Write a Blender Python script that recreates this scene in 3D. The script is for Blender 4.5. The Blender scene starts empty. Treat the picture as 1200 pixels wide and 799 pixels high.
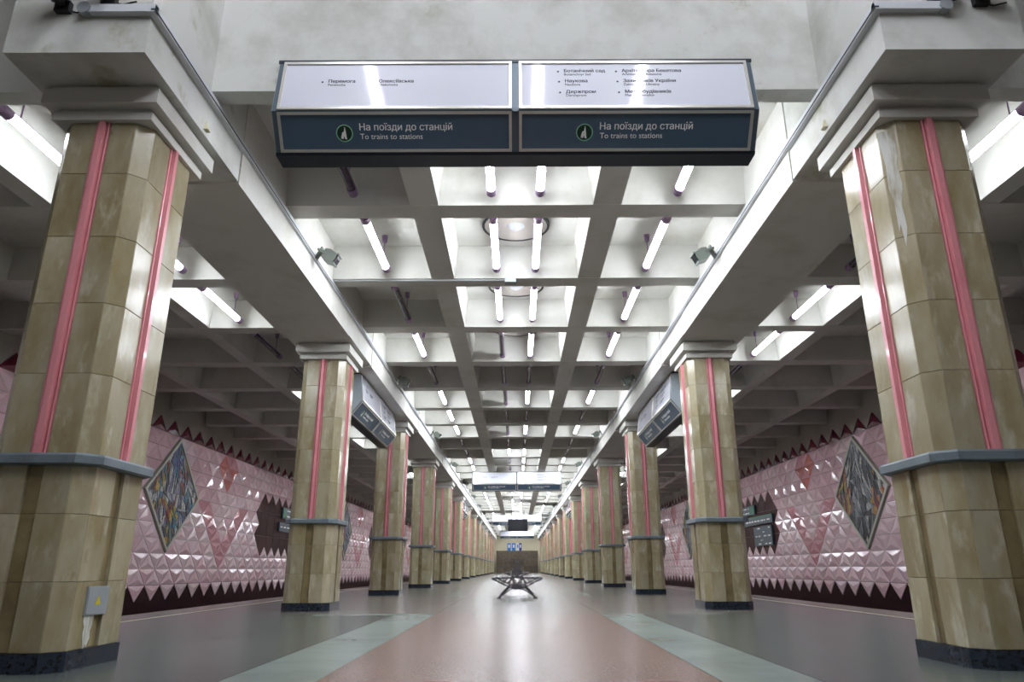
import bpy, math, random
from mathutils import Matrix, Vector

# ------------------------------------------------------------------ camera, world, exposure
sc = bpy.context.scene
col = sc.collection
cam_d = bpy.data.cameras.new('camera')
cam = bpy.data.objects.new('camera', cam_d)
col.objects.link(cam)
cam_d.sensor_width = 36.0
cam_d.lens = 834.0 / 1200.0 * 36.0
cam_d.shift_x = -5.0 / 1200.0
cam_d.clip_start = 0.05
cam_d.clip_end = 300
cam.matrix_world = (Matrix.Translation((0, 0, 0.553)) @ Matrix.Rotation(math.pi / 2 + 0.3087, 4, 'X')
                    @ Matrix.Rotation(math.radians(-0.22), 4, 'Z'))
sc.camera = cam
world = bpy.data.worlds.new('world')
sc.world = world
world.use_nodes = True
world.node_tree.nodes['Background'].inputs[0].default_value = (0.5, 0.5, 0.52, 1)
world.node_tree.nodes['Background'].inputs[1].default_value = 0.05
sc.view_settings.view_transform = 'Standard'
sc.view_settings.look = 'None'
sc.view_settings.exposure = 0.42
sc.view_settings.gamma = 1.0
sc.view_settings.use_curve_mapping = False
LAMP = 42.0          # emission of one lit hall tube lamp
LAMP_FRONT = 52.0     # tube lamps of the higher hall behind the camera
rnd = random.Random(7)

# ------------------------------------------------------------------ helpers
def lin(r, g, b):
    f = lambda c: (c / 255 / 12.92) if c / 255 <= 0.04045 else ((c / 255 + 0.055) / 1.055) ** 2.4
    return (f(r), f(g), f(b), 1.0)

def mat(name, base, rough=0.5, spec=0.5, metal=0.0, noise=None, rand=0.0, bump=None, coat=0.0, stretch=(1, 1, 1), isl=False):
    """noise: list of (scale, rgb, lo, hi, detail); rand: brightness change from piece to piece"""
    m = bpy.data.materials.new(name)
    m.use_nodes = True
    nt = m.node_tree
    N, Lk = nt.nodes, nt.links
    b = N['Principled BSDF']
    b.inputs['Roughness'].default_value = rough
    b.inputs['Specular IOR Level'].default_value = spec
    b.inputs['Metallic'].default_value = metal
    b.inputs['Coat Weight'].default_value = coat
    b.inputs['Coat Roughness'].default_value = 0.05
    b.inputs['Base Color'].default_value = lin(*base)
    cur = None
    if noise or bump:
        geo = N.new('ShaderNodeNewGeometry')
        mp = N.new('ShaderNodeMapping')
        mp.inputs['Scale'].default_value = stretch
        Lk.new(geo.outputs['Position'], mp.inputs['Vector'])
    rv = None
    if rand:
        if isl:
            g2 = N.new('ShaderNodeNewGeometry')
            rv = g2.outputs['Random Per Island']
        else:
            oi = N.new('ShaderNodeObjectInfo')
            rv = oi.outputs['Random']
    for k, (s, c, lo, hi, det) in enumerate(noise or []):
        nz = N.new('ShaderNodeTexNoise')
        nz.inputs['Scale'].default_value = s
        nz.inputs['Detail'].default_value = det
        nz.inputs['Roughness'].default_value = 0.62
        if rv is not None:
            nz.noise_dimensions = '4D'
            mu = N.new('ShaderNodeMath'); mu.operation = 'MULTIPLY'; mu.inputs[1].default_value = 37.0 + k
            Lk.new(rv, mu.inputs[0]); Lk.new(mu.outputs[0], nz.inputs['W'])
        Lk.new(mp.outputs[0], nz.inputs['Vector'])
        mr = N.new('ShaderNodeMapRange')
        mr.inputs['From Min'].default_value = lo
        mr.inputs['From Max'].default_value = hi
        Lk.new(nz.outputs['Fac'], mr.inputs['Value'])
        mx = N.new('ShaderNodeMix')
        mx.data_type = 'RGBA'
        Lk.new(mr.outputs[0], mx.inputs['Factor'])
        if cur is None:
            mx.inputs['A'].default_value = lin(*base)
        else:
            Lk.new(cur, mx.inputs['A'])
        mx.inputs['B'].default_value = lin(*c)
        cur = mx.outputs['Result']
    if rv is not None:
        hs = N.new('ShaderNodeHueSaturation')
        mr = N.new('ShaderNodeMapRange')
        mr.inputs['To Min'].default_value = 1 - rand
        mr.inputs['To Max'].default_value = 1 + rand
        Lk.new(rv, mr.inputs['Value'])
        Lk.new(mr.outputs[0], hs.inputs['Value'])
        if cur is None:
            hs.inputs['Color'].default_value = lin(*base)
        else:
            Lk.new(cur, hs.inputs['Color'])
        cur = hs.outputs[0]
    if cur is not None:
        Lk.new(cur, b.inputs['Base Color'])
    if bump:
        s, st = bump
        nz = N.new('ShaderNodeTexNoise')
        nz.inputs['Scale'].default_value = s
        nz.inputs['Detail'].default_value = 3
        Lk.new(mp.outputs[0], nz.inputs['Vector'])
        bp = N.new('ShaderNodeBump')
        bp.inputs['Strength'].default_value = st
        bp.inputs['Distance'].default_value = 0.01
        Lk.new(nz.outputs['Fac'], bp.inputs['Height'])
        Lk.new(bp.outputs[0], b.inputs['Normal'])
    return m

def emat(name, rgb, strength):
    m = bpy.data.materials.new(name)
    m.use_nodes = True
    b = m.node_tree.nodes['Principled BSDF']
    b.inputs['Base Color'].default_value = lin(*rgb)
    b.inputs['Emission Color'].default_value = lin(*rgb)
    b.inputs['Emission Strength'].default_value = strength
    return m

M = {}
M['paint'] = mat('white_paint', (205, 204, 198), 0.75, 0.3, noise=[(1.6, (188, 186, 176), 0.5, 0.75, 4), (0.9, (196, 190, 172), 0.62, 0.8, 6)], bump=(18, 0.12))
M['transom'] = mat('stained_paint', (206, 207, 202), 0.75, 0.3, noise=[(1.3, (172, 172, 164), 0.46, 0.70, 6), (1.7, (150, 146, 118), 0.60, 0.72, 9)], bump=(9, 0.25))
M['wallpaint'] = mat('wall_paint', (178, 172, 164), 0.8, 0.3, noise=[(0.7, (160, 152, 144), 0.45, 0.7, 4)])
M['stone'] = mat('beige_stone', (173, 165, 140), 0.18, 0.5, rand=0.09, stretch=(1.3, 1.3, 0.5), bump=(14, 0.03),
                 noise=[(3.2, (146, 132, 96), 0.40, 0.66, 6), (5.5, (206, 200, 180), 0.55, 0.75, 5), (7, (134, 114, 78), 0.62, 0.74, 7)])
M['stone_far'] = mat('beige_stone_joined', (174, 168, 140), 0.18, 0.5, rand=0.07, isl=True, stretch=(1.3, 1.3, 0.5),
                     noise=[(3.2, (158, 146, 112), 0.42, 0.68, 5), (5.5, (206, 200, 180), 0.55, 0.75, 4)])
M['stone_dark'] = mat('brown_stone', (142, 126, 90), 0.3, 0.5, rand=0.14, noise=[(5, (112, 98, 68), 0.42, 0.66, 6), (9, (150, 134, 96), 0.58, 0.76, 5)])
M['grout'] = mat('dark_joint', (128, 118, 94), 0.9)
M['pink'] = mat('pink_enamel', (226, 148, 156), 0.26, 0.5, noise=[(2.5, (212, 130, 140), 0.5, 0.75, 4)], coat=0.3)
M['ledge'] = mat('grey_ledge', (112, 124, 132), 0.42, 0.5, noise=[(6, (98, 108, 116), 0.45, 0.7, 4)])
M['base'] = mat('dark_granite', (42, 50, 62), 0.25, 0.5, noise=[(7, (70, 78, 88), 0.58, 0.78, 6), (40, (20, 24, 32), 0.5, 0.62, 2)])
M['floor_pink'] = mat('pink_granite', (132, 107, 99), 0.26, 0.4, noise=[(0.8, (116, 96, 90), 0.42, 0.66, 5), (60, (146, 122, 112), 0.55, 0.66, 2)])
M['floor_rose'] = mat('rose_grey_granite', (116, 110, 106), 0.26, 0.4, noise=[(0.9, (106, 100, 98), 0.42, 0.66, 5), (60, (140, 128, 120), 0.55, 0.66, 2)])
M['floor_green'] = mat('green_granite', (84, 92, 88), 0.26, 0.4, noise=[(0.9, (68, 74, 74), 0.42, 0.66, 5), (60, (104, 110, 104), 0.55, 0.66, 2)])
M['floor_light'] = mat('light_granite', (132, 145, 139), 0.26, 0.4, noise=[(0.9, (118, 130, 125), 0.42, 0.66, 5)])
M['floor_aisle'] = mat('aisle_granite', (98, 97, 97), 0.26, 0.4, noise=[(0.8, (88, 84, 84), 0.42, 0.66, 5), (60, (126, 118, 114), 0.55, 0.66, 2)])
M['line'] = mat('platform_line', (196, 188, 160), 0.5)
M['pit'] = mat('track_pit', (38, 36, 36), 0.85, noise=[(3, (26, 24, 24), 0.4, 0.7, 4)])
M['maroon'] = mat('maroon_granite', (46, 14, 22), 0.3, 0.25, noise=[(8, (34, 10, 18), 0.45, 0.65, 4)])
M['brown'] = mat('brown_granite', (72, 38, 36), 0.5, 0.1, noise=[(5, (56, 28, 28), 0.42, 0.66, 4)], rand=0.25, isl=True)
M['endstone'] = mat('dark_end_stone', (96, 86, 72), 0.3, 0.5, rand=0.2, noise=[(4, (74, 66, 54), 0.42, 0.66, 5), (7, (90, 80, 66), 0.6, 0.75, 5)])
M['cream'] = mat('cream_wall', (206, 200, 172), 0.6)
T = {
 'pale': ((240, 214, 220), (230, 196, 204)), 'mid': ((234, 198, 206), (224, 182, 192)), 'deep': ((218, 158, 166), (206, 140, 150)),
 'red': ((214, 120, 112), (206, 140, 136)), 'dark': ((112, 40, 58), (88, 28, 44))}
for k, (a, b2) in T.items():
    M['t_' + k] = mat('glazed_tile_' + k, a, 0.1, 0.6, rand=0.07, noise=[(3.5, b2, 0.4, 0.7, 4)], bump=(16, 0.10))
    M['u_' + k] = mat('glazed_tiles_' + k, a, 0.1, 0.6, rand=0.07, isl=True, noise=[(3.5, b2, 0.4, 0.7, 4)], bump=(16, 0.10))
M['lav'] = mat('lavender_plastic', (150, 122, 156), 0.35, noise=[(9, (120, 94, 128), 0.5, 0.7, 3)])
M['tube_off'] = mat('unlit_tube', (58, 42, 62), 0.18, 0.6, noise=[(30, (92, 76, 100), 0.55, 0.7, 2)])
M['tube_on'] = emat('lit_tube', (243, 249, 255), LAMP)
M['tube_front'] = emat('lit_tube_hall', (243, 249, 255), LAMP_FRONT)
M['rubber'] = mat('black_rim', (22, 22, 26), 0.5)
M['metal'] = mat('light_metal', (188, 190, 194), 0.4, 0.5, 0.3)
M['tray'] = mat('grey_trunking', (206, 209, 213), 0.45, 0.5)
M['greymetal'] = mat('sign_body', (88, 102, 114), 0.38, 0.5, 0.2)
M['endlit'] = mat('sign_lit_end', (158, 168, 176), 0.45, 0.5)  # paler than the body: light on the sign ends put into the colour
M['darkmetal'] = mat('sign_dark', (34, 44, 56), 0.4, 0.5)
M['signwhite'] = mat('white_plate', (222, 224, 236), 0.08, 0.5, coat=0.5)
M['signblue'] = mat('slate_plate', (78, 98, 118), 0.25, 0.5)
M['alu'] = mat('aluminium_frame', (214, 212, 206), 0.3, 0.5, 0.5)
M['ink'] = mat('navy_ink', (14, 22, 50), 0.5)
M['inkwhite'] = mat('white_ink', (250, 252, 252), 0.5)
M['inkgreen'] = mat('green_ink', (10, 52, 34), 0.5)
M['inkmint'] = mat('mint_ink', (150, 214, 180), 0.5)
M['boardblue'] = mat('blue_grey_board', (64, 84, 98), 0.3)
M['boardgreen'] = mat('green_board', (30, 128, 92), 0.35)
M['flood'] = mat('grey_green_housing', (112, 120, 114), 0.45)
M['black'] = mat('black_housing', (22, 23, 27), 0.4, bump=(30, 0.2))
M['glassdark'] = mat('dark_glass', (16, 18, 24), 0.06, 0.6)
M['screen'] = mat('dark_screen', (8, 12, 22), 0.35, 0.3)
M['bench'] = mat('bench_metal', (80, 79, 84), 0.4, 0.5, 0.1)
M['box'] = mat('grey_box', (150, 156, 160), 0.45)
M['yellow'] = mat('yellow_mark', (206, 190, 40), 0.5)
M['limescale'] = mat('white_streak', (206, 206, 198), 0.6, noise=[(14, (150, 140, 112), 0.45, 0.6, 5)], stretch=(1, 1, .15))
M['posterblue'] = mat('blue_poster', (40, 120, 200), 0.4)
M['posterwhite'] = mat('white_poster', (214, 222, 230), 0.4)
M['posternavy'] = mat('navy_poster', (30, 60, 140), 0.4)
M['frame'] = mat('mosaic_frame', (196, 196, 184), 0.45)

class MB:
    def __init__(s):
        s.v, s.f, s.m = [], [], []
    def add(s, vs, fs, mi=0):
        o = len(s.v)
        s.v += [tuple(v) for v in vs]
        s.f += [tuple(o + i for i in f) for f in fs]
        s.m += [mi] * len(fs)
        return s
    def box(s, x0, x1, y0, y1, z0, z1, mi=0):
        return s.add([(x0, y0, z0), (x1, y0, z0), (x1, y1, z0), (x0, y1, z0), (x0, y0, z1), (x1, y0, z1), (x1, y1, z1), (x0, y1, z1)],
                     [(0, 3, 2, 1), (4, 5, 6, 7), (0, 1, 5, 4), (1, 2, 6, 5), (2, 3, 7, 6), (3, 0, 4, 7)], mi)
    def prism(s, poly, a, b, axis='z', mi=0):
        """poly: 2D outline; extruded from a to b along axis. z:(x,y) y:(x,z) x:(y,z)"""
        n = len(poly)
        def P(p, t):
            return {'z': (p[0], p[1], t), 'y': (p[0], t, p[1]), 'x': (t, p[0], p[1])}[axis]
        vs = [P(p, a) for p in poly] + [P(p, b) for p in poly]
        fs = [tuple(range(n))[::-1], tuple(range(n, 2 * n))] + [(i, (i + 1) % n, n + (i + 1) % n, n + i) for i in range(n)]
        return s.add(vs, fs, mi)
    def tube(s, p, q, r, n=10, mi=0, r2=None, caps=True):
        p, q = Vector(p), Vector(q)
        d = (q - p).normalized()
        u = d.orthogonal().normalized()
        w = d.cross(u)
        r2 = r if r2 is None else r2
        vs = []
        for c, rr in ((p, r), (q, r2)):
            for i in range(n):
                a = 2 * math.pi * i / n
                vs.append(c + (u * math.cos(a) + w * math.sin(a)) * rr)
        fs = [(i, (i + 1) % n, n + (i + 1) % n, n + i) for i in range(n)]
        if caps:
            fs += [tuple(range(n))[::-1], tuple(range(n, 2 * n))]
        return s.add(vs, fs, mi)
    def bar(s, p, q, w, h, up=(0, 0, 1), mi=0):
        p, q = Vector(p), Vector(q)
        d = (q - p).normalized()
        x = d.cross(Vector(up)).normalized()
        z = x.cross(d)
        vs = [c + x * (sx * w / 2) + z * (sz * h / 2) for c in (p, q) for sx, sz in ((-1, -1), (1, -1), (1, 1), (-1, 1))]
        return s.add(vs, [(0, 1, 2, 3), (7, 6, 5, 4), (0, 4, 5, 1), (1, 5, 6, 2), (2, 6, 7, 3), (3, 7, 4, 0)], mi)
    def mesh(s, name, mats, smooth=False):
        me = bpy.data.meshes.new(name)
        me.from_pydata(s.v, [], s.f)
        for m in (mats if isinstance(mats, (list, tuple)) else [mats]):
            me.materials.append(m)
        me.polygons.foreach_set('material_index', s.m)
        if smooth:
            me.polygons.foreach_set('use_smooth', [True] * len(me.polygons))
        me.update()
        fix_normals(me)
        if smooth:
            me.set_sharp_from_angle(angle=math.radians(40))
        return me
    def build(s, name, mats, parent=None, loc=None, smooth=False):
        return link(name, s.mesh(name, mats, smooth), parent, loc)

import bmesh
def fix_normals(me):
    bm = bmesh.new(); bm.from_mesh(me)
    bmesh.ops.recalc_face_normals(bm, faces=bm.faces)
    bm.to_mesh(me); bm.free()

def link(name, data, parent=None, loc=None):
    o = bpy.data.objects.new(name, data)
    col.objects.link(o)
    if parent is not None:
        o.parent = parent
    if loc is not None:
        o.location = loc
    return o
def tag(o, label=None, cat=None, group=None, kind=None):
    if label: o['label'] = label
    if cat: o['category'] = cat
    if group: o['group'] = group
    if kind: o['kind'] = kind
    return o
def thing(name, label, cat, loc=(0, 0, 0), group=None, rz=0):
    o = link(name, None, None, loc)
    o.rotation_euler = (0, 0, rz)
    return tag(o, label, cat, group)
def copy_tree(o, parent=None):
    c = o.copy()
    col.objects.link(c)
    c.parent = parent
    for ch in KIDS.get(o.name, []):
        copy_tree(ch, c)
    return c
KIDS = {}
def index_kids():
    KIDS.clear()
    for o in bpy.data.objects:
        if o.parent:
            KIDS.setdefault(o.parent.name, []).append(o)
ORD = ['first', 'second', 'third', 'fourth', 'fifth', 'sixth', 'seventh', 'eighth', 'ninth', 'tenth', 'eleventh', 'twelfth', 'thirteenth',
       'fourteenth', 'fifteenth', 'sixteenth']

# ------------------------------------------------------------------ dimensions (metres)
CX = 2.91                   # column axis
PITCH, C0 = 6.0, 4.70       # column spacing, first column
NCOL = 14
Y_END = 88.0
ZR, ZC = 4.22, 4.67         # underside of ribs, top of coffers
BX0, BX1 = 2.45, 3.39       # beam sides
ZB = 3.81                   # underside of beam at the column heads
WX = 8.30                   # track walls
EDGE = 4.95                 # platform edge
R0 = 4.90                   # first cross rib
NR = int((Y_END - R0) / 2) + 1
Y_BACK, Z_HALL = -8.0, 6.5

# ------------------------------------------------------------------ floor
floor = tag(MB().box(-EDGE, EDGE, Y_BACK, Y_END, -1.1, -0.006).build('floor', M['floor_green']), 'polished granite platform floor with pink centre and pale stripes', None, None, 'structure')
def panel(x0, x1, y0, y1, m):
    g = 0.003
    MB().box(x0 + g, x1 - g, y0 + g, y1 - g, -0.006, 0.0).build('floor_panel', M[m], floor)
bays = [(Y_BACK, -2.3), (-2.3, 3.7)] + [(3.7 + 6 * i, min(9.7 + 6 * i, Y_END)) for i in range(15) if 3.7 + 6 * i < Y_END]
for i, (a, b) in enumerate(bays):
    striped = i < 3 or i % 2 == 0
    if striped:
        panel(-1.04, 1.04, a, b, 'floor_pink')
        for s in (-1, 1):
            for (u, v, m) in ((1.04, 1.55, 'floor_light'),):
                panel(*sorted((s * u, s * v)), a, b, m)
            if i >= 2:
                panel(*sorted((s * 1.55, s * 3.4)), a, b - 0.28, 'floor_green')
                panel(*sorted((s * 1.55, s * 2.56)), b - 0.28, b, 'floor_light')
                panel(*sorted((s * 2.56, s * 3.4)), b - 0.28, b, 'floor_green')
            else:
                panel(*sorted((s * 1.55, s * 3.4)), a, b, 'floor_green')
    else:
        panel(-1.04, 1.04, a, b, 'floor_rose')
        for s in (-1, 1):
            panel(*sorted((s * 1.04, s * 3.4)), a, b, 'floor_rose')
    for s in (-1, 1):
        panel(*sorted((s * 3.4, s * 4.36)), a, b, 'floor_aisle')
        panel(*sorted((s * 4.36, s * 4.42)), a, b, 'line')
        panel(*sorted((s * 4.42, s * EDGE)), a, b, 'floor_rose')
for s, n in ((-1, 'left'), (1, 'right')):
    tag(MB().box(*sorted((s * EDGE, s * (WX + .3))), Y_BACK, Y_END, -1.3, -1.1).build('floor', M['pit']),
        'dark bed of the track beside the %s wall' % n, None, None, 'structure')

# ------------------------------------------------------------------ ceiling: slab, ribs, beams
ceiling = tag(MB().box(-WX - .3, WX + .3, R0 + .12, Y_END + .4, ZC, ZC + .2).build('ceiling', M['paint']), 'white coffered concrete ceiling with deep square ribs', None, None, 'structure')
def taper(c, half, z0=ZR, z1=ZC, t=0.05):
    return [(c - half, z0), (c + half, z0), (c + half + t, z1), (c - half - t, z1)]
LONG = [-6.885, -5.015, -0.97, 0.97, 5.015, 6.885]
for c in LONG:
    h = 0.15 if abs(c) < 2 else 0.117
    MB().prism(taper(c, h, ZR + .004), R0 + .12, Y_END, 'y').build('long_rib', M['paint'], ceiling)
for x0, x1 in ((-BX0, BX0), (-WX, -BX1), (BX1, WX)):
    me = None
    for k in range(1, NR):
        if me is None:
            me = MB().prism(taper(0, 0.145, 0, ZC - ZR), x0, x1, 'x').mesh('cross_rib', M['paint'])
        link('cross_rib', me, ceiling, (0, R0 + 2 * k, ZR))
    MB().box(x0, x1, R0 - .05, R0 + .12, ZR, ZC).build('cross_rib', M['transom'], ceiling)
for s in (-1, 1):
    xa, xb = sorted((s * BX0, s * BX1))
    head = MB().box(xa, xb, -.85, .85, ZB, ZC).mesh('column_head', M['paint'])
    seg = MB().box(xa - .012, xb + .012, .85, PITCH - .85, ZB - .028, ZC).mesh('beam', M['paint'])
    for k in range(NCOL):
        y = C0 + PITCH * k
        if k:
            link('column_head', head, ceiling, (0, y, 0))
        else:
            MB().box(xa, xb, 3.90, y + .85, ZB, ZC).box(xa, xb, 3.90, R0 - .05, ZC, Z_HALL).build('column_head', M['transom'], ceiling)
        link('beam', seg, ceiling, (0, y, 0))

# upper wall over the first rib and the higher hall in which the camera stands
tag(MB().box(-WX, -BX1, R0 - .05, R0 + .12, ZC, Z_HALL).box(-BX0, BX0, R0 - .05, R0 + .12, ZC, Z_HALL).box(BX1, WX, R0 - .05, R0 + .12, ZC, Z_HALL)
    .build('wall_front', M['transom']), 'stained white plaster wall over the nearest ceiling rib', None, None, 'structure')
tag(MB().box(-WX - .3, WX + .3, Y_BACK - .2, R0 + .12, Z_HALL, Z_HALL + .2).build('ceiling', M['paint']), 'high plain ceiling of the hall behind the sign', None, None, 'structure')
tag(MB().box(-WX - .3, WX + .3, Y_BACK - .2, Y_BACK, -1.3, Z_HALL).build('wall_back', M['wallpaint']), 'plain plaster wall of the hall behind the viewer', None, None, 'structure')
tag(MB().box(-WX - .3, WX + .3, Y_END, Y_END + .2, -1.3, ZC).build('wall_end', M['cream']), 'cream wall closing the far end of the hall', None, None, 'structure')

# ------------------------------------------------------------------ track walls with triangular tiles
TW, TH, TZ0 = 0.72, 0.3435, -0.13
MOS = [17.42 + 18 * i for i in range(4)]
NICHE = [8.42 + 18 * i for i in range(5)]
VEES = sorted([m - 3.24 for m in MOS] + [m + 3.24 for m in MOS])
BOUND = {3: 2.52, 4: 2.88, 5: 3.24, 6: 2.88, 7: 3.24, 8: 2.88, 9: 2.52}
def tiles():
    out = []
    for r in range(12):
        for up in (1, 0):
            if (r == 0 and up) or (r == 11 and not up):
                continue
            line = r if up else r + 1
            off = 0 if line % 2 else TW / 2
            m = int((8.0 - 17.42) / TW)
            while True:
                y = 17.42 + off + m * TW + TW / 2      # middle of the base edge
                m += 1
                if y > Y_END - .5: break
                if y < 8.0: continue
                zc = TZ0 + TH * (r + (1 / 3 if up else 2 / 3))
                if any(abs(y - c) / 1.44 + abs(zc - (TZ0 + 7 * TH)) / (4 * TH) < 1 for c in MOS):
                    continue
                if 3 <= r <= 8 and not (r == 3 and up) and not (r == 8 and not up):
                    t = (zc - TZ0) / TH - r
                    bd = BOUND[r] * (1 - t) + BOUND[r + 1] * t
                    if any(abs(y - c) < bd for c in NICHE):
                        continue
                v = min(VEES, key=lambda c: abs(c - y))
                dy = abs(y - v)
                outer = (zc - (TZ0 + 2 * TH)) / TH * TW / 2
                if r == 11:
                    k = 'dark' if rnd.random() < .95 else 'deep'
                elif r >= 8 and dy < (zc - 2.45) * .62:
                    k = 'red' if rnd.random() < .6 else 'deep'
                elif 2 <= r <= 6 and dy < outer and dy > outer - TW:
                    k = 'deep'
                elif r >= 8:
                    k = rnd.choice(['mid', 'mid', 'mid', 'pale'])
                elif r >= 5:
                    k = rnd.choice(['mid', 'pale', 'pale'])
                else:
                    k = rnd.choice(['pale', 'pale', 'pale', 'mid'])
                out.append((r, up, y, k))
    return out
TILES = tiles()
def tile_geo(up, s, g=0.006, d=0.044):
    """one glazed tile: a low three-sided pyramid with a thin rim; local y along wall, z up, proud of the wall by s*d"""
    h = TH - g * 1.6
    hw = TW / 2 - g
    z0, z1 = (g * .8, h) if up else (-g * .8, -h)
    b = [(-hw, z0), (hw, z0), (0, z1)]
    cz = z0 + (z1 - z0) * .36
    vs = [(0, y, z) for y, z in b] + [(-s * .022, y, z) for y, z in b] + [(-s * d, 0, cz)]
    fs = [(0, 1, 4, 3), (1, 2, 5, 4), (2, 0, 3, 5), (3, 4, 6), (4, 5, 6), (5, 3, 6), (2, 1, 0)]
    return vs, fs
def make_wall(s, side):
    x0, x1 = sorted((s * (WX + .012), s * (WX + .3)))
    w = tag(MB().box(x0, x1, Y_BACK, Y_END, -1.3, Z_HALL if False else ZC).build('wall_' + side, M['wallpaint']),
            '%s track wall of pink faceted triangular tiles above a dark base' % side, None, None, 'structure')
    xa, xb = sorted((s * WX, s * (WX + .03)))
    MB().box(xa, xb, 8.0, Y_END, -1.1, .24).build('dark_base', M['maroon'], w)
    # upper part of the wall in the high hall
    MB().box(x0, x1, Y_BACK, R0 - .05, ZC, Z_HALL).build('upper_wall', M['wallpaint'], w)
    for c in NICHE:
        mb = MB()
        for iy in range(-5, 5):
            for iz in range(3):
                a, b = c + iy * .68, c + (iy + 1) * .68
                if a < 8.0 or b > Y_END: continue
                mb.box(xa, xb, a + .004, b - .004, .82 + iz * .76, .82 + (iz + 1) * .76 - .008)
        o = mb.build('niche_cladding', M['brown'], w); o['kind'] = 'stuff'
    meshes = {}
    for up in (0, 1):
        for k in T:
            vs, fs = tile_geo(up, s)
            meshes[(up, k)] = MB().add(vs, fs).mesh('tile', M['t_' + k])
    near = sorted([t for t in TILES if 15.6 < t[2] < 27.5], key=lambda t: t[2])[:300]
    ns = set(near)
    rest = MB()
    ks = list(T)
    for t in TILES:
        r, up, y, k = t
        z = TZ0 + TH * (r if up else r + 1)
        if t in ns:
            link('tile', meshes[(up, k)], w, (s * WX, y, z))
        else:
            vs, fs = tile_geo(up, s)
            rest.add([(a + s * WX, b + y, c + z) for a, b, c in vs], fs, ks.index(k))
    o = rest.build('distant_tiles', [M['u_' + k] for k in ks], w)
    o['kind'] = 'stuff'
    return w
wall_l = make_wall(-1, 'left')
wall_r = make_wall(1, 'right')

# ------------------------------------------------------------------ mosaics
def clip(poly, n, d):
    out = []
    for i in range(len(poly)):
        a, b = poly[i], poly[(i + 1) % len(poly)]
        da = a[0] * n[0] + a[1] * n[1] - d
        db = b[0] * n[0] + b[1] * n[1] - d
        if da >= 0: out.append(a)
        if da * db < 0:
            t = da / (da - db)
            out.append((a[0] + (b[0] - a[0]) * t, a[1] + (b[1] - a[1]) * t))
    return out
def area(p):
    return abs(sum(p[i][0] * p[(i + 1) % len(p)][1] - p[(i + 1) % len(p)][0] * p[i][1] for i in range(len(p)))) / 2
PAL = {
 'cool': [(24, 30, 44), (44, 84, 136), (36, 130, 160), (96, 90, 150), (24, 28, 40), (178, 184, 190), (210, 212, 208), (130, 124, 156), (28, 34, 38), (150, 54, 40), (60, 72, 74),
          (196, 198, 194), (206, 170, 50), (40, 110, 140), (34, 40, 44), (120, 100, 96)],
 'grey': [(178, 180, 182), (140, 146, 152), (96, 104, 112), (60, 66, 72), (30, 32, 36), (24, 24, 28), (206, 206, 200), (150, 54, 40), (186, 120, 40),
          (190, 164, 60), (110, 60, 40), (70, 84, 80)]}
PM = {k: [mat('tessera_%s' % k, c, 0.35, noise=[(30, tuple(int(v * .7) for v in c), .45, .65, 2)]) for c in v] for k, v in PAL.items()}
def mosaic(s, cy, kind, label, seed):
    rr = random.Random(seed)
    root = thing('mosaic', label, 'mosaic', (s * WX, cy, TZ0 + 7 * TH), 'rhombic mosaics on the track walls')
    hw, hh = 1.40, 4 * TH - .035
    def ring(a):
        return [(-hw * a, 0), (0, -hh * a), (hw * a, 0), (0, hh * a)]
    fr = MB()
    o_, i_ = ring(1), ring(.93)
    for k in range(4):
        q = [o_[k], o_[(k + 1) % 4], i_[(k + 1) % 4], i_[k]]
        fr.prism(q, 0, -s * .07, 'x')
    fr.build('frame', M['frame'], root)
    MB().prism(ring(.935), .0, -s * .035, 'x').build('backing', M['grout'], root)
    polys = [ring(.925)]
    for it in range(260):
        polys.sort(key=area, reverse=True)
        p = polys.pop(0)
        if area(p) < .009: break
        cxp = sum(q[0] for q in p) / len(p) + rr.uniform(-.05, .05)
        cyp = sum(q[1] for q in p) / len(p) + rr.uniform(-.08, .08)
        a = rr.choice([rr.gauss(0.0, .28), rr.gauss(0.0, .28), rr.gauss(.5, .3), rr.uniform(-1.6, 1.6)]) + .35 * cxp
        n = (math.cos(a), math.sin(a))
        d = n[0] * cxp + n[1] * cyp
        A, B = clip(p, n, d + .005), clip(p, (-n[0], -n[1]), -d + .005)
        for q in (A, B):
            if len(q) > 2 and area(q) > .0008: polys.append(q)
    mb = MB()
    np_ = len(PAL[kind])
    for p in polys:
        x = sum(q[0] for q in p) / len(p); z = sum(q[1] for q in p) / len(p)
        # broad colour fields of the picture
        u = math.sin(3.1 * x + 1.7 * z + seed) + math.sin(5.3 * x - 1.1 * z + 2 * seed) + rr.gauss(0, .35)
        mi = int((u + 2.4) / 4.8 * np_)
        if rr.random() < .12: mi = rr.randrange(np_)
        mi = max(0, min(np_ - 1, mi))
        if kind == 'grey' and abs(x) < .5 and mi > 6: mi = rr.randrange(5)
        mb.prism(p, -s * .03, -s * (.048 + rr.random() * .012), 'x', mi)
    o = mb.build('tesserae', PM[kind], root)
    o['kind'] = 'stuff'
    return root
for i, cy in enumerate(MOS):
    mosaic(-1, cy, 'cool', ['blue, white and red rhombic mosaic on the pink left wall, nearest the camera', 'rhombic mosaic on the left wall seen just past the second column',
           'small rhombic mosaic far along the left wall, third from the camera', 'tiny rhombic mosaic farthest along the left wall'][i], 3 + i)
    mosaic(1, cy, 'grey', ['grey, black and ochre rhombic mosaic on the pink right wall, nearest the camera', 'rhombic mosaic on the right wall mostly hidden behind the second column',
           'small rhombic mosaic far along the right wall, third from the camera', 'tiny rhombic mosaic farthest along the right wall'][i], 11 + i)

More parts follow.
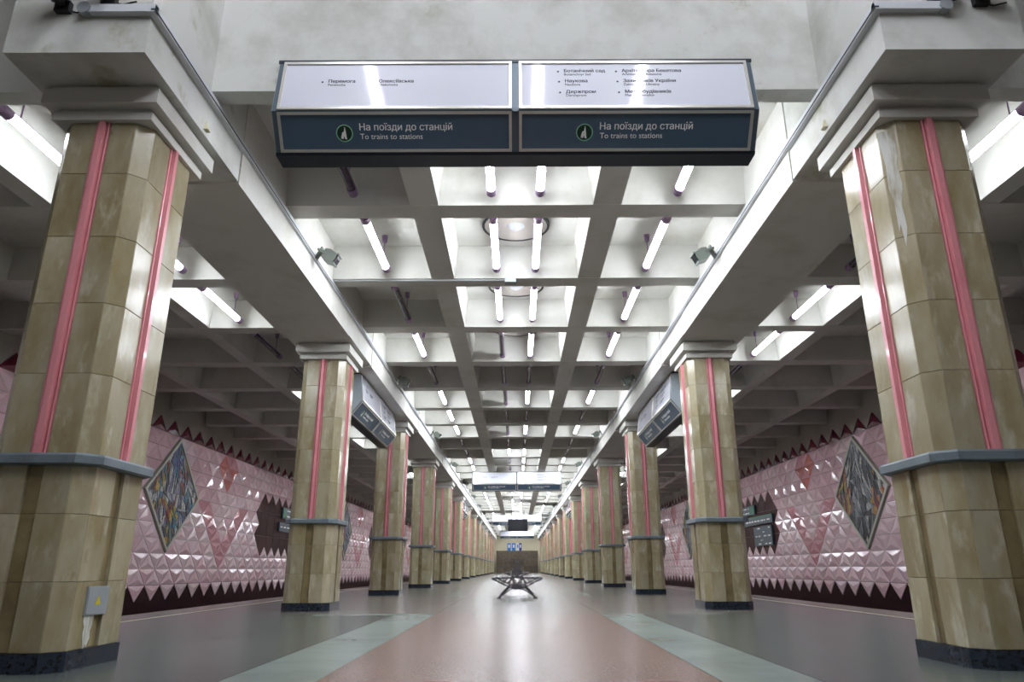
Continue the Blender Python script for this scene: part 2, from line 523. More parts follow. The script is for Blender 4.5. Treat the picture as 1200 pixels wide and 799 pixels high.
# ------------------------------------------------------------------ direction boards in the wall niches
def wall_board(s, y0, y1, z0, z1, label, rows, green=None, seed=0):
    rr = random.Random(seed)
    root = thing('direction_board', label, 'sign', (s * WX, (y0 + y1) / 2, (z0 + z1) / 2), 'direction boards in the wall niches')
    hy, hz = (y1 - y0) / 2, (z1 - z0) / 2
    MB().box(*sorted((0, -s * .07)), -hy, hy, -hz, hz).build('panel', M['boardblue'], root)
    if green == 'edge':
        MB().box(*sorted((0, -s * .08)), -hy, hy, hz, hz + .035).build('green_edge', M['boardgreen'], root)
    if green == 'icon':
        e = s * hy * .95
        g = MB().box(*sorted((-s * .07, -s * .08)), *sorted((-hy * .95, -hy * .45)), -hz * .85, hz * .85).build('exit_pictogram', M['boardgreen'], root)
    tx = MB()
    a0 = -hy * .35 if green == 'icon' else -hy * .85
    for r in range(rows):
        z = hz * (1 - (2 * r + 1) / rows)
        yy = a0
        while yy < hy * .8:
            w = rr.uniform(.12, .3)
            if yy + w < hy * .92 and (rows < 3 or rr.random() < .6):
                tx.box(*sorted((-s * .07, -s * .074)), yy, yy + w, z - .022, z + .022)
            yy += w + rr.uniform(.05, .14)
    o = tx.build('lettering', M['inkwhite'], root); o['kind'] = 'stuff'
wall_board(1, 25.3, 27.1, 2.29, 2.60, 'green and blue exit board in the right wall niche, uppermost', 2, 'icon', 1)
wall_board(1, 23.62, 26.9, 1.93, 2.17, 'long narrow green-edged line board in the right wall niche', 1, 'edge', 2)
wall_board(1, 23.80, 25.6, 1.23, 1.86, 'blue-grey timetable board low in the right wall niche', 5, None, 3)
wall_board(-1, 25.68, 27.2, 2.24, 2.62, 'green and blue exit board in the left wall niche', 2, 'icon', 4)
wall_board(-1, 25.44, 26.9, 1.80, 2.10, 'small blue-grey board below the exit board, left wall niche', 1, None, 5)

# ------------------------------------------------------------------ columns
HX, HY, CH = 0.32, 0.37, 0.09
def octagon(e=0.0):
    hx, hy, c = HX + e, HY + e, CH + e * .41
    return [(-hx + c, -hy), (hx - c, -hy), (hx, -hy + c), (hx, hy - c), (hx - c, hy), (-hx + c, hy), (-hx, hy - c), (-hx, -hy + c)]
ZLOW = [0.105, 0.485, 0.87, 1.158]
ZUP = [1.226, 1.733, 2.205, 2.682, 3.16, 3.565]
ROWS = [(ZLOW[i], ZLOW[i + 1], 0) for i in range(3)] + [(ZUP[i], ZUP[i + 1], 1) for i in range(5)]
STRIP = 0.05    # half width of the sunk strip
mesh_cache = {}
def slab_mesh(w, h, t, m):
    k = (round(w, 4), round(h, 4), t, m)
    if k not in mesh_cache:
        g, b = .0012, .0022
        mb = MB()
        x, z = w / 2 - g, h / 2 - g
        # local: x along face, y outwards (towards -y), bevelled front edge
        vs = [(-x, 0, -z), (x, 0, -z), (x, 0, z), (-x, 0, z), (-x, -t + b, -z), (x, -t + b, -z), (x, -t + b, z), (-x, -t + b, z),
              (-x + b, -t, -z + b), (x - b, -t, -z + b), (x - b, -t, z - b), (-x + b, -t, z - b)]
        fs = [(0, 1, 2, 3), (0, 1, 5, 4), (1, 2, 6, 5), (2, 3, 7, 6), (3, 0, 4, 7), (4, 5, 9, 8), (5, 6, 10, 9), (6, 7, 11, 10), (7, 4, 8, 11), (8, 9, 10, 11)]
        mb.add(vs, fs)
        mesh_cache[k] = mb.mesh('stone_slab', M[m])
    return mesh_cache[k]
FACES = []   # (centre x, centre y, angle, half width, chamfer?)
FACES += [(0, -HY, 0, HX - CH, 0), (HX, 0, math.pi / 2, HY - CH, 0), (0, HY, math.pi, HX - CH, 0), (-HX, 0, -math.pi / 2, HY - CH, 0)]
FACES += [(HX - CH / 2, -HY + CH / 2, math.pi / 4, CH / math.sqrt(2), 1), (HX - CH / 2, HY - CH / 2, 3 * math.pi / 4, CH / math.sqrt(2), 1),
          (-HX + CH / 2, HY - CH / 2, -3 * math.pi / 4, CH / math.sqrt(2), 1), (-HX + CH / 2, -HY + CH / 2, -math.pi / 4, CH / math.sqrt(2), 1)]
TK = 0.035
def slabs():
    out = []    # (x, y, z, angle, w, h, thickness, material)
    for fx, fy, a, hw, cham in FACES:
        u = (math.cos(a), math.sin(a)); n = (math.sin(a), -math.cos(a))
        bx, by = fx - n[0] * TK, fy - n[1] * TK
        for z0, z1, upper in ROWS:
            zc, h = (z0 + z1) / 2, z1 - z0
            if cham:
                out.append((bx, by, zc, a, 2 * hw, h, TK, 'stone'))
            else:
                w = hw - STRIP
                for s in (-1, 1):
                    c = s * (STRIP + w / 2)
                    out.append((bx + u[0] * c, by + u[1] * c, zc, a, w, h, TK, 'stone'))
                if not upper:
                    out.append((bx, by, zc, a, 2 * STRIP, h, .014, 'stone_dark'))
    return out
SLABS = slabs()
core_me = MB().prism(octagon(-TK), .01, 3.57).mesh('core', M['grout'])
base_me = MB().prism(octagon(.012), 0, ZLOW[0]).mesh('base', M['base'])
ledge_poly = MB()
vs, n = [], 8
for e, z in ((.03, ZLOW[3]), (.055, ZLOW[3] + .008), (.055, ZUP[0] - .014), (.045, ZUP[0])):
    vs += [(x, y, z) for x, y in octagon(e)]
fs = [tuple(range(8))[::-1], tuple(range(24, 32))] + [(8 * k + i, 8 * k + (i + 1) % 8, 8 * (k + 1) + (i + 1) % 8, 8 * (k + 1) + i) for k in range(3) for i in range(8)]
ledge_me = ledge_poly.add(vs, fs).mesh('ledge', M['ledge'])
cap_low_me = MB().box(-.35, .35, -.41, .41, 3.565, 3.628).mesh('capital_step', M['paint'])
cap_neck_me = MB().box(-.325, .325, -.385, .385, 3.628, 3.662).mesh('capital_neck', M['paint'])
cap_top_me = MB().box(-.405, .405, -.475, .475, 3.662, 3.78).box(-.38, .38, -.45, .45, 3.78, ZB).mesh('capital_slab', M['paint'])
S0 = STRIP - .004
prof = [(-S0, 0), (-S0, -.042), (-S0 + .010, -.044), (-S0 + .014, -.012), (-.026, -.012), (-.019, -.066), (.019, -.066), (.026, -.012), (S0 - .014, -.012), (S0 - .010, -.044), (S0, -.042), (S0, 0)]
strip_me = MB().prism(prof, ZUP[0], 3.57, 'z').mesh('pink_strip', M['pink'])
far_clad = MB()
for (x, y, z, a, w, h, t, m) in SLABS:
    R = Matrix.Translation((x, y, z)) @ Matrix.Rotation(a, 4, 'Z')
    gx, gz = w / 2 - .0016, h / 2 - .0016
    vs = [R @ Vector(v) for v in [(-gx, 0, -gz), (gx, 0, -gz), (gx, 0, gz), (-gx, 0, gz), (-gx, -t, -gz), (gx, -t, -gz), (gx, -t, gz), (-gx, -t, gz)]]
    far_clad.add(vs, [(0, 1, 5, 4), (1, 2, 6, 5), (2, 3, 7, 6), (3, 0, 4, 7), (4, 5, 6, 7)], 0 if m == 'stone' else 1)
far_me = far_clad.mesh('stone_cladding', [M['stone_far'], M['stone_dark']])
def column(s, k):
    side = 'left' if s < 0 else 'right'
    lab = 'beige stone column with pink strips, %s from the camera in the %s row' % (ORD[k], side)
    if k == 0:
        lab = ('nearest left beige stone column with pink strips and an electrical box' if s < 0
               else 'nearest right beige stone column with pink strips and white streaks')
    root = thing('column', lab, 'column', (s * CX, C0 + PITCH * k, 0), 'stone columns along the hall')
    link('core', core_me, root)
    link('base', base_me, root)
    link('ledge', ledge_me, root)
    link('capital_step', cap_low_me, root); link('capital_neck', cap_neck_me, root); link('capital_slab', cap_top_me, root)
    for fx, fy, a, hw, cham in FACES[:4]:
        n = (math.sin(a), -math.cos(a))
        o = link('pink_strip', strip_me, root, (fx - n[0] * TK, fy - n[1] * TK, 0))
        o.rotation_euler = (0, 0, a)
    if k < 3:
        for (x, y, z, a, w, h, t, m) in SLABS:
            o = link('stone_slab', slab_mesh(w, h, t, m), root, (x, y, z))
            o.rotation_euler = (0, 0, a)
    else:
        o = link('stone_cladding', far_me, root); o['kind'] = 'stuff'
for k in range(NCOL):
    column(-1, k); column(1, k)

# electrical box on the nearest left column, with the streak below it
eb = thing('electrical_box', 'small grey electrical box with yellow warning triangle on the left column', 'box', (-CX + HX, C0 - .05, .373))
MB().box(0, .010, -.115, .115, -.083, .083).build('housing', M['box'], eb)
MB().box(.010, .013, -.108, .108, -.076, .076).build('lid', M['box'], eb)
MB().prism([(-.03, -.025), (.03, -.025), (0, .032)],   .013, .0145, 'x').build('warning_triangle', M['yellow'], eb)
streak = MB()
top = [(-.105, .29), (-.002, .29)]
edge = [(-.002, .24), (-.018, .20), (-.010, .16), (-.030, .12), (-.028, .107), (-.045, .13), (-.052, .107), (-.075, .107), (-.080, .15), (-.092, .19), (-.086, .23), (-.105, .26)]
streak.prism([(C0 - .05 + y, z) for y, z in top + edge], -CX + HX, -CX + HX + .0025, 'x')
tag(streak.build('limescale_streak', M['limescale']), 'white limescale streak running down below the electrical box', 'stain')

# limescale on the inner front chamfer of the nearest right column
lk = MB()
pl = [(-.058, 3.50), (.055, 3.50), (.05, 3.30), (.03, 3.22), (.044, 3.05), (.016, 2.92), (.022, 2.74), (-.004, 2.60), (-.014, 2.78), (-.03, 2.72), (-.028, 2.95), (-.046, 3.06), (-.040, 3.24)]
lk.prism(pl, 0, -.0025, 'y')
lo = tag(lk.build('limescale_streak', M['limescale'], None, (CX - HX + CH / 2, C0 - HY + CH / 2, 0)), 'white limescale streak below the capital of the nearest right column', 'stain')
lo.rotation_euler = (0, 0, -math.pi / 4)

# ------------------------------------------------------------------ hanging direction signs
SL = 3.55       # length of a sign
def text_mesh(body, size, m, bold=0.0, name='lettering'):
    cu = bpy.data.curves.new('lettering', 'FONT')
    cu.body = body
    cu.size = 1.0
    cu.extrude = 0.012
    cu.resolution_u = 4
    ob = bpy.data.objects.new('lettering', cu)
    col.objects.link(ob)
    dg = bpy.context.evaluated_depsgraph_get()
    me = bpy.data.meshes.new_from_object(ob.evaluated_get(dg))
    bpy.data.objects.remove(ob)
    # the letter \u043d comes out of the font as a solid rectangle: rebuild it as two stems and a bar
    bm = bmesh.new(); bm.from_mesh(me)
    seen, boxes = set(), []
    for v in list(bm.verts):
        if v in seen: continue
        comp, stack = [], [v]; seen.add(v)
        while stack:
            q = stack.pop(); comp.append(q)
            for e in q.link_edges:
                w_ = e.other_vert(q)
                if w_ not in seen: seen.add(w_); stack.append(w_)
        xs = [q.co.x for q in comp]; ys = [q.co.y for q in comp]
        if abs(max(xs) - min(xs) - .434) < .0015 and abs(max(ys) - min(ys) - .542) < .003 and len({(round(q.co.x, 3), round(q.co.y, 3)) for q in comp}) >= 10:
            boxes.append((min(xs), max(xs), min(ys), max(ys), comp))
    add, done = MB(), set()
    for x0, x1, y0, y1, comp in boxes:
        bmesh.ops.delete(bm, geom=comp, context='VERTS')
        if round(x0, 2) in done: continue
        done.add(round(x0, 2))
        add.box(x0, x0 + .09, y0, y1, -.012, .012).box(x1 - .09, x1, y0, y1, -.012, .012).box(x0 + .09, x1 - .09, y0 + .235, y0 + .31, -.012, .012)
    me2 = bpy.data.meshes.new('bars'); me2.from_pydata(add.v, [], add.f)
    bm.from_mesh(me2); bm.to_mesh(me); bm.free()
    if bold:
        v0 = [v.co.copy() for v in me.vertices]
        f0 = [tuple(p.vertices) for p in me.polygons]
        mb = MB()
        for dx in (-bold, 0, bold):
            mb.add([(v.x + dx, v.y, v.z + dx * .05) for v in v0], f0)
        me = bpy.data.meshes.new(name)
        me.from_pydata(mb.v, [], mb.f)
    me.transform(Matrix.Scale(size, 4))
    me.materials.clear()
    me.materials.append(M[m])
    me.name = name
    return me
SEC = [(-.212, .468), (-.27, 0), (-.087, -.238), (-.078, -.250), (.078, -.250), (.087, -.238), (.27, 0), (.212, .468)]
def face_frame(p, q):
    """matrix of a sign face between section points p (top) and q (bottom): x along sign, y up the face, z outwards"""
    up = Vector((0, p[0] - q[0], p[1] - q[1])); L = up.length; up.normalize()
    n = Vector((1, 0, 0)).cross(up)
    mid = Vector((0, (p[0] + q[0]) / 2, (p[1] + q[1]) / 2))
    return Matrix(((1, up.x, n.x, mid.x), (0, up.y, n.y, mid.y), (0, up.z, n.z, mid.z), (0, 0, 0, 1))), L
def sign_proto():
    root = thing('direction_sign', 'sign', 'sign')
    MB().prism([(a, b) for a, b in SEC], -SL / 2, SL / 2, 'x').build('body', M['greymetal'], root)
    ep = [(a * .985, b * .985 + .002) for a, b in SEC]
    for x0, x1 in ((-SL / 2 - .006, -SL / 2), (SL / 2, SL / 2 + .006)):  # thin sheets added over both ends, their pale colour painting the light there
        MB().prism(ep, x0, x1, 'x').build('lit_end_face', M['endlit'], root)
    MB().prism([(-.093, -.236), (-.082, -.256), (.082, -.256), (.093, -.236)], -SL / 2 - .004, SL / 2 + .004, 'x').build('bottom_cover', M['darkmetal'], root)
    MB().prism([(-.218, .46), (.218, .46), (.218, .485), (-.218, .485)], -SL / 2 - .01, SL / 2 + .01, 'x').build('top_cover', M['darkmetal'], root)
    MB().box(-.016, .016, -.277, .277, -.015, .012).build('mullion', M['greymetal'], root)
    # widths and heights are measured along the faces
    for rot in (0, math.pi):
        RZ = Matrix.Rotation(rot, 4, 'Z')
        for ic, xc in ((0, -SL / 4 + .005), (1, SL / 4 - .005)):
            side = ic if rot == 0 else 1 - ic
            for kind, p, q in (('white', SEC[0], SEC[1]), ('blue', SEC[1], SEC[2])):
                F, L = face_frame(p, q)
                hw, hh = .835, L / 2 - .028
                pan = MB().box(-hw, hw, -hh, hh, -.004, .004).build('white_panel' if kind == 'white' else 'slate_panel', M['signwhite' if kind == 'white' else 'signblue'], root)
                pan.matrix_local = RZ @ F @ Matrix.Translation((xc if rot == 0 else -xc, 0, 0)) if rot == 0 else RZ @ F @ Matrix.Translation((-xc, 0, 0))
                t = .021
                fr = MB()
                fr.box(-hw - t, hw + t, hh, hh + t, -.004, .014).box(-hw - t, hw + t, -hh - t, -hh, -.004, .014)
                fr.box(-hw - t, -hw, -hh, hh, -.004, .014).box(hw, hw + t, -hh, hh, -.004, .014)
                fr.build('frame', M['alu'], pan)
                def put(body, x, y, size, m, bold=0.0):
                    o = link('lettering', text_mesh(body, size, m, bold), pan, (x, y, .0046)); o['kind'] = 'stuff'
                left = (xc < 0) if rot == 0 else (xc > 0)
                if kind == 'white':
                    if left:
                        items = [('Перемога', 'Peremoha', -.51, .03), ('Олексіївська', 'Oleksiivska', -.135, .03)]
                    else:
                        items = [('Ботанічний сад', 'Botanichnyi Sad', -.52, .125), ('Наукова', 'Naukova', -.515, .025), ('Держпром', 'Derzhprom', -.51, -.08),
                                 ('Архітектора Бекетова', 'Arkhitektora Beketova', -.085, .125), ('Захисників України', 'Zakhysnykiv Ukrainy', -.08, .025),
                                 ('Метробудівників', 'Metrobudivnykiv', -.075, -.08)]
                    for a, b, x, y in items:
                        put(a, x, y, .042, 'ink', .03)
                        put(b, x, y - .032, .032, 'ink', .012)
                        MB().prism([(x - .042 + .008 * math.cos(i * .785), y + .006 + .008 * math.sin(i * .785)) for i in range(8)], .004, .0052).build('bullet', M['ink'], pan)
                else:
                    put('На поїзди до станцій', -.268, .012, .069, 'inkwhite', .012)
                    put('To trains to stations', -.262, -.050, .056, 'inkwhite')
                    cx, cy = -.375, -.008
                    circ = lambda r: [(cx + r * math.cos(i * math.pi / 12), cy + r * math.sin(i * math.pi / 12)) for i in range(24)]
                    MB().prism(circ(.062), .004, .0048).build('emblem_ring', M['inkmint'], pan)
                    MB().prism(circ(.055), .004, .0054).build('emblem_disc', M['inkgreen'], pan)
                    em = [(-.028, -.036), (-.01, -.042), (-.004, -.02), (.003, -.042), (.018, -.042), (.014, -.03), (.012, -.002), (.006, .04), (.002, .044), (-.004, .012), (-.016, .006), (-.022, -.012)]
                    MB().prism([(cx + x, cy + y) for x, y in em], .004, .006).build('emblem', M['inkwhite'], pan)
    return root
proto = sign_proto()
index_kids()
ZS = 3.732
first = True
def sign_at(x, y, z, rz, label):
    global first
    o = proto if first else copy_tree(proto)
    first = False
    o.location = (x, y, z)
    o.rotation_euler = (0, 0, rz)
    tag(o, label, 'sign', 'hanging direction signs')
for i, y in enumerate((4.70, 28.90, 52.90, 76.90)):
    sign_at(0, y, ZS, 0, ['large two-panel direction sign across the hall, nearest the camera', 'two-panel direction sign across the hall, second from the camera',
                          'two-panel direction sign across the hall, behind the hanging screen', 'two-panel direction sign across the hall, farthest and smallest'][i])
for i, y in enumerate((13.68, 37.68, 61.68)):
    n = ['between the second and third columns', 'between the sixth and seventh columns', 'between the tenth and eleventh columns'][i]
    sign_at(-CX, y, ZB - .028 - .486, math.pi / 2, 'direction sign lengthwise under the left beam, ' + n)
    sign_at(CX, y, ZB - .028 - .486, math.pi / 2, 'direction sign lengthwise under the right beam, ' + n)

# ------------------------------------------------------------------ cable trunking on the beams, sensors, conduit
for s, side in ((-1, 'left'), (1, 'right')):
    tr = thing('cable_trunking', 'grey cable trunking running along the %s beam' % side, 'trunking', (s * BX0, 3.9, 4.10))
    MB().box(*sorted((0, -s * .045)), -.045, Y_END - 3.92, 0, .06).build('duct', M['tray'], tr)
    MB().box(*sorted((-s * .02, -s * .049)), -.05, Y_END - 3.92, .012, .022).build('seam', M['darkmetal'], tr)
    MB().box(*sorted((-s * .045, s * .40)), -.047, 0, .002, .062).build('end_duct', M['tray'], tr)
    jb = MB().tube((s * .43, -.06, .03), (s * .43, 0, .03), .045, 12).build('junction_box', M['box'], tr)
    w = MB().add([(0, -.03, -.035), (0, .03, -.035), (0, 0, .05), (-s * .035, -.025, -.035), (-s * .035, .025, -.035), (-s * .01, 0, .045)],
                 [(0, 1, 2), (3, 5, 4), (0, 3, 4, 1), (1, 4, 5, 2), (2, 5, 3, 0)]).build('beam_sensor', M['cream'], None, (s * BX0, 4.84, 3.88))
    tag(w, 'tiny cream wedge-shaped fitting on the %s beam near the capital' % side, 'fitting')
cd = thing('conduit', 'thin pale conduit with a small box under the ceiling rib', 'conduit', (-1.2, 8.79, ZR))
MB().tube((-1.24, 0, -.012), (1.05, 0, -.012), .012, 8).build('pipe', M['metal'], cd)
MB().box(1.05, 1.20, -.06, .06, -.06, 0).build('outlet_box', M['box'], cd)

# grey-green floodlights on the trunking, one per bay
def floodlight():
    r = thing('floodlight', 'x', 'floodlight')
    hb = MB()
    prof = [(-.02, -.055), (.04, -.075), (.13, -.06), (.15, 0), (.13, .06), (.04, .075), (-.02, .055)]
    hb.prism(prof, -.075, .075, 'y').build('housing', M['flood'], r)
    MB().box(.145, .158, -.06, .06, -.05, .05).build('lens', M['glassdark'], r)
    MB().box(.138, .165, -.075, .075, .05, .068).box(.138, .165, -.075, .075, -.068, -.05).build('visor', M['flood'], r)
    MB().box(-.09, -.075, -.05, .05, -.10, .06).box(-.09, .02, -.10, -.082, -.012, .012).box(-.09, .02, .082, .10, -.012, .012).box(-.09, -.075, -.10, .10, -.012, .012).build('bracket', M['flood'], r)
    return r
fl = floodlight()
index_kids()
ff = True
for k in range(NCOL):
    y = 7.85 + PITCH * k
    if y > Y_END - 2: break
    for s, side in ((-1, 'left'), (1, 'right')):
        o = fl if ff else copy_tree(fl)
        ff = False
        o.location = (s * (BX0 - .165), y, 4.15)
        o.rotation_euler = (math.radians(0), math.radians(28), 0 if s < 0 else math.pi)
        tag(o, 'small grey-green floodlight on the %s beam, %s from the camera' % (side, ORD[k]), 'floodlight', 'floodlights along the beams')
# black spotlights at the front ends of the beams
def black_spot(x, z, tilt, label):
    r = thing('spotlight', label, 'spotlight', (x, 3.86, z), 'black spotlights on the beam ends')
    b = MB()
    b.tube((0, -.02, .02), (0, -.18, .10), .06, 14, r2=.085).build('lamp_head', M['black'], r, None, True)
    MB().tube((0, -.18, .10), (0, -.186, .103), .078, 14).build('lens', M['glassdark'], r)
    MB().box(-.05, .05, .0, .04, -.05, .03).bar((0, .0, -.01), (0, -.06, .03), .05, .03).build('bracket', M['black'], r)
    c = MB()
    pts = [(.04, .03, -.03), (.09, .03, -.045), (.14, .03, -.03), (.18, .03, -.02)]
    for a, b2 in zip(pts, pts[1:]): c.tube(a, b2, .006, 6)
    c.build('cable', M['rubber'], r)
black_spot(-3.04, 4.17, 0, 'black spotlight on the left beam end, outer of the pair')
black_spot(-2.74, 4.235, 0, 'black spotlight on the left beam end, inner of the pair')
black_spot(2.84, 4.235, 0, 'black spotlight on the right beam end, inner of the pair')
black_spot(3.14, 4.20, 0, 'black spotlight on the right beam end, outer of the pair')

# ------------------------------------------------------------------ tube lamps in the coffers
LZ = 4.30
def lamp_meshes():
    d = {}
    tb = MB().tube((0, -.64, 0), (0, .64, 0), .040, 14)
    d['on'] = tb.mesh('glowing_tube', M['tube_on'], True)
    d['off'] = MB().tube((0, -.665, 0), (0, .665, 0), .040, 14).mesh('dark_tube', M['tube_off'], True)
    n = 8
    sh = MB()
    arc = [math.radians(25 + 130 * i / n) for i in range(n + 1)]
    prof = [(.050 * math.cos(a), .050 * math.sin(a)) for a in arc] + [(.043 * math.cos(a), .043 * math.sin(a)) for a in reversed(arc)]
    for i in range(n):
        q = [prof[i], prof[i + 1], prof[2 * n + 1 - (i + 1)], prof[2 * n + 1 - i]]
        sh.prism(q, -.67, .67, 'y')
    d['shell'] = sh.mesh('reflector', M['lav'])
    d['cap'] = MB().tube((0, 0, 0), (0, .11, 0), .052, 12).mesh('end_cap', M['lav'], True)
    d['stem'] = MB().tube((0, 0, .045), (0, 0, ZC - LZ - .07), .007, 6).tube((0, 0, ZC - LZ - .09), (0, 0, ZC - LZ), .030, 10, r2=.038).mesh('stem', M['lav'])
    for st in ('on', 'off'):
        one = MB()
        one.tube((0, -.665, 0), (0, .665, 0), .040, 10, 0)
        for i in range(n):
            q = [prof[i], prof[i + 1], prof[2 * n + 1 - (i + 1)], prof[2 * n + 1 - i]]
            one.prism(q, -.74, .74, 'y', 1)
        for y in (-.5, .5): one.tube((0, y, .045), (0, y, ZC - LZ), .010, 6, 1)
        for y in (-.74, .665): one.tube((0, y, 0), (0, y + .075, 0), .048, 10, 1)
        d['far_' + st] = one.mesh('tube_lamp', [M['tube_on' if st == 'on' else 'tube_off'], M['lav']])
    return d
LM = lamp_meshes()
def lamp(x, y, on, label, group, near):
    if not near:
        o = link('tube_lamp', LM['far_on' if on else 'far_off'], None, (x, y, LZ))
        return tag(o, label, 'lamp', group)
    r = thing('tube_lamp', label, 'lamp', (x, y, LZ), group)
    link('glowing_tube' if on else 'dark_tube', LM['on' if on else 'off'], r)
    link('reflector', LM['shell'], r)
    link('end_cap', LM['cap'], r, (0, -.74, 0)); link('end_cap', LM['cap'], r, (0, .63, 0))
    for yy in (-.5, .5): link('stem', LM['stem'], r, (0, yy, 0))
# which lamps burn: left strip, centre left, centre right, right strip, left aisle, right aisle
ON = {0: '011110'.replace('011110', '011111'), 1: '111110', 2: '011111', 3: '101101', 4: '000000', 5: '101111', 6: '100000', 7: '101111', 8: '000010', 9: '011001', 10: '101110', 11: '101101'}
for k in range(NR - 1):
    y = R0 + 1 + 2 * k
    st = ON.get(k) or ''.join('1' if rnd.random() < p else '0' for p in (.85, .8, .9, .85, .5, .5))
    near = k < 12
    for j, x in enumerate((-1.70, -.255, .255, 1.70, -4.38, 4.38)):
        on = st[j] == '1'
        w = 'lit' if on else 'unlit'
        if near:
            lab = ['%s tube lamp in the %s coffer left of the central strip' % (w, ORD[k]), '%s tube lamp, left of the pair in the %s central coffer' % (w, ORD[k]),
                   '%s tube lamp, right of the pair in the %s central coffer' % (w, ORD[k]), '%s tube lamp in the %s coffer right of the central strip' % (w, ORD[k]),
                   '%s tube lamp in the %s coffer of the left aisle' % (w, ORD[k]), '%s tube lamp in the %s coffer of the right aisle' % (w, ORD[k])][j]
            grp = 'tube lamps in the ceiling coffers'
        else:
            where = ('left coffers', 'central coffers', 'central coffers', 'right coffers', 'left aisle coffers', 'right aisle coffers')[j]
            lab = 'distant %s tube lamp in the %s beyond the second hanging sign' % (w, where)
            grp = 'distant %s tube lamps, %s' % (w, where)
        lamp(x, y, on, lab, grp, near)
    # round air diffuser between the two central tubes
    if 1 <= k:
        d = thing('air_diffuser', ('round air diffuser between the tubes in the %s central coffer' % ORD[k]) if k < 12 else 'distant round air diffuser in the central coffers',
                  'diffuser', (0, y + .12, ZC), 'round air diffusers in the central coffers')
        if k < 12:
            MB().tube((0, 0, -.06), (0, 0, -.05), .40, 32).build('plate', M['wallpaint'], d)
            rim = MB()
            for i in range(32):
                a, b = 2 * math.pi * i / 32, 2 * math.pi * (i + 1) / 32
                rim.add([(r * math.cos(t), r * math.sin(t), z) for t in (a, b) for r, z in ((.39, -.065), (.42, -.065), (.42, -.03), (.39, -.03))],
                        [(0, 4, 5, 1), (1, 5, 6, 2), (2, 6, 7, 3), (3, 7, 4, 0)])
            rim.build('rim', M['rubber'], d)
            MB().tube((0, 0, -.10), (0, 0, -.06), .05, 16, r2=.11).build('hub', M['metal'], d, None, True)
            MB().tube((0, 0, -.05), (0, 0, 0), .10, 14).build('duct', M['paint'], d)
        else:
            o_ = MB().tube((0, 0, -.1), (0, 0, -.08), .36, 20).tube((0, 0, -.08), (0, 0, 0), .1, 8).build('plate', M['rubber'], d)
# lamps of the high hall behind the camera (seen mirrored in the white sign panels)
for x, n in ((-1.62, 'left'), (.26, 'middle'), (1.42, 'right')):
    for y0 in (-1.4, .3, 2.0):
        r = thing('hall_lamp', 'tube lamp under the high ceiling behind the viewer, %s row' % n, 'lamp', (x, y0 + .7, Z_HALL - .14), 'tube lamps of the high hall, %s row' % n)
        MB().tube((0, -.7, 0), (0, .7, 0), .04, 12).build('glowing_tube', M['tube_front'], r)
        MB().box(-.06, .06, -.74, .74, .045, .14).build('batten', M['lav'], r)
        MB().box(-.045, .045, -.74, -.70, -.045, .05).box(-.045, .045, .70, .74, -.045, .05).build('holders', M['lav'], r)

# ------------------------------------------------------------------ benches
def bench_proto():
    r = thing('bench', 'x', 'bench')
    Lb = 2.0
    fr = MB()
    def frame(y, full):
        f = MB()
        t, d = .018, .03
        def b(p, q, w=t): f.bar((p[0], y, p[1]), (q[0], y, q[1]), d, w, (0, 1, 0)) if False else f.bar((p[0], y, p[1]), (q[0], y, q[1]), w, d, (0, 1, 0))
        for s in (-1, 1):
            b((s * .175, .205), (0, .715))                     # leaning back frame
            b((s * .175, .215), (s * .49, .355), .026)         # lower chord of seat
            b((s * .115, .365), (s * .49, .355))               # upper chord of seat
            b((s * .27, .255), (s * .20, .362), .016); b((s * .27, .255), (s * .33, .36), .016); b((s * .37, .30), (s * .33, .36), .016); b((s * .37, .30), (s * .42, .357), .016)
            b((s * .155, .20), (s * .35, .012), .034)          # leg
            b((s * .10, .175), (s * .30, .05), .022)           # inner brace
            b((s * .31, .006), (s * .39, .006), .026)          # foot
            b((s * .06, .21), (s * .10, .38), .016); b((s * .10, .38), (0, .215), .016)
            b((s * .07, .50), (0, .38), .014)
        b((-.18, .20), (.18, .20), .034)
        b((-.11, .172), (.11, .172), .03)
        b((-.118, .37), (.118, .37), .018); b((-.07, .505), (.07, .505), .016); b((-.035, .61), (.035, .61), .014)
        return f
    for i in range(2):
        frame(i * Lb, True).build('frame', M['bench'], r)
    for s in (-1, 1):
        for x, z in ((.465, .372), (.36, .374), (.255, .377), (.15, .38)):
            MB().box(s * x - .028, s * x + .028, -.02, Lb + .02, z - .006, z + .006).build('seat_slat', M['bench'], r)
        for t in (.62, .93):
            x, z = s * .175 * (1 - t) + s * .018, .205 + .51 * t
            MB().bar((x, -.02, z), (x, Lb + .02, z), .008, .028).build('back_slat', M['bench'], r)
        MB().box(s * .35 - .018, s * .35 + .018, 0, Lb, 0, .016).build('runner', M['bench'], r)
    return r
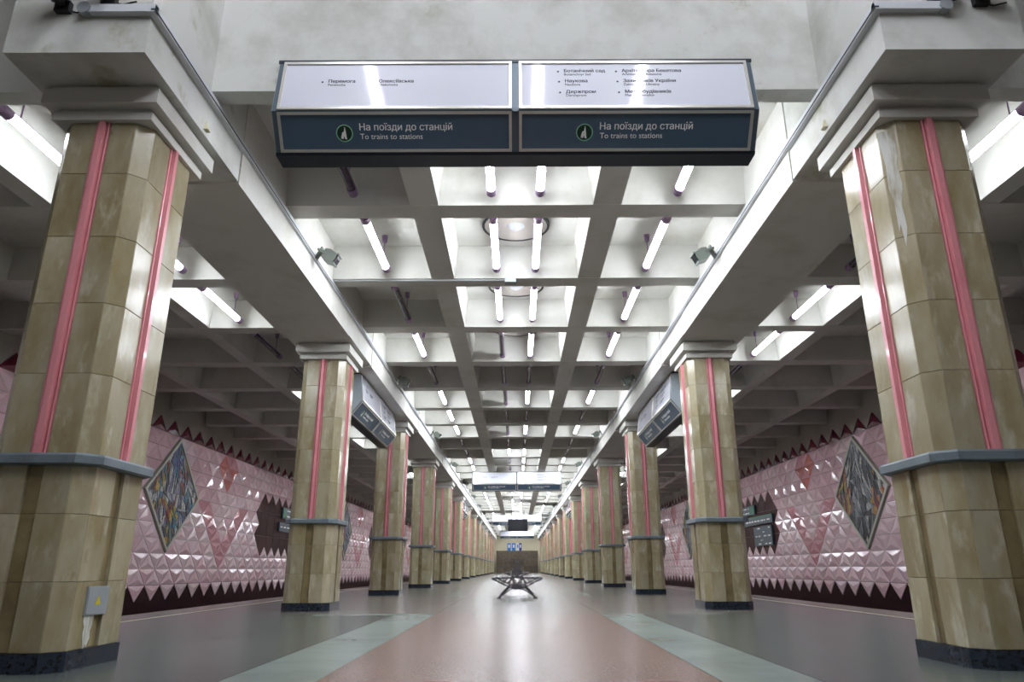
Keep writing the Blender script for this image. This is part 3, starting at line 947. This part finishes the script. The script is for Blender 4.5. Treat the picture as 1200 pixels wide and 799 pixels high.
bn = bench_proto()
index_kids()
for i, y in enumerate((14.5, 29.8, 44.0)):
    o = bn if i == 0 else copy_tree(bn)
    o.location = (0, y, .001)
    tag(o, ['dark metal truss bench on the hall axis, nearest the camera', 'dark metal truss bench just behind the nearest bench', 'dark metal truss bench farthest down the hall axis'][i], 'bench', 'truss benches on the hall axis')

# ------------------------------------------------------------------ hanging screen and the far end
tv = thing('hanging_screen', 'black flat screen hanging on the hall axis before the far sign', 'screen', (.05, 50.2, 3.34))
MB().box(-.67, .67, -.06, .06, -.40, .40).build('housing', M['black'], tv)
MB().box(-.64, .64, -.064, -.06, -.37, .37).build('display', M['screen'], tv)
MB().box(-.45, -.41, -.02, .02, .40, ZC - 3.34).box(.41, .45, -.02, .02, .40, ZC - 3.34).build('hanger', M['darkmetal'], tv)
pw = thing('stone_parapet', 'dark brown stone parapet closing the far end of the hall', 'parapet', (0, Y_END - 1.2, 0))
MB().box(-2.42, 2.42, 0, .3, 0, 2.42).build('core', M['grout'], pw)
for i in range(6):
    for j in range(3):
        MB().box(-2.42 + i * .807 + .004, -2.42 + (i + 1) * .807 - .004, -.03, 0, j * .807 + .004, (j + 1) * .807 - .004).build('stone_slab', M['endstone'], pw)
MB().box(-2.45, 2.45, -.05, .33, 2.42, 2.48).build('coping', M['endstone'], pw)
for i, (x0, x1, m, n) in enumerate(((-1.15, -.75, 'posterblue', 'bright blue poster, leftmost above the far stone parapet'), (-.6, -.2, 'posterblue', 'bright blue poster, second from left above the far parapet'),
                                    (-.05, .22, 'posterwhite', 'pale poster above the far stone parapet'), (.24, .55, 'posternavy', 'navy poster, rightmost above the far stone parapet'))):
    p = thing('poster', n, 'poster', ((x0 + x1) / 2, Y_END - .03, 2.95), 'posters over the far parapet')
    h = (x1 - x0) / 2
    MB().box(-h, h, 0, .03, -.45, .42).build('sheet', M[m], p)
    MB().box(-h * .5, h * .5, -.004, 0, -.1, .25).build('picture', M['posterwhite' if m != 'posterwhite' else 'posterblue'], p)
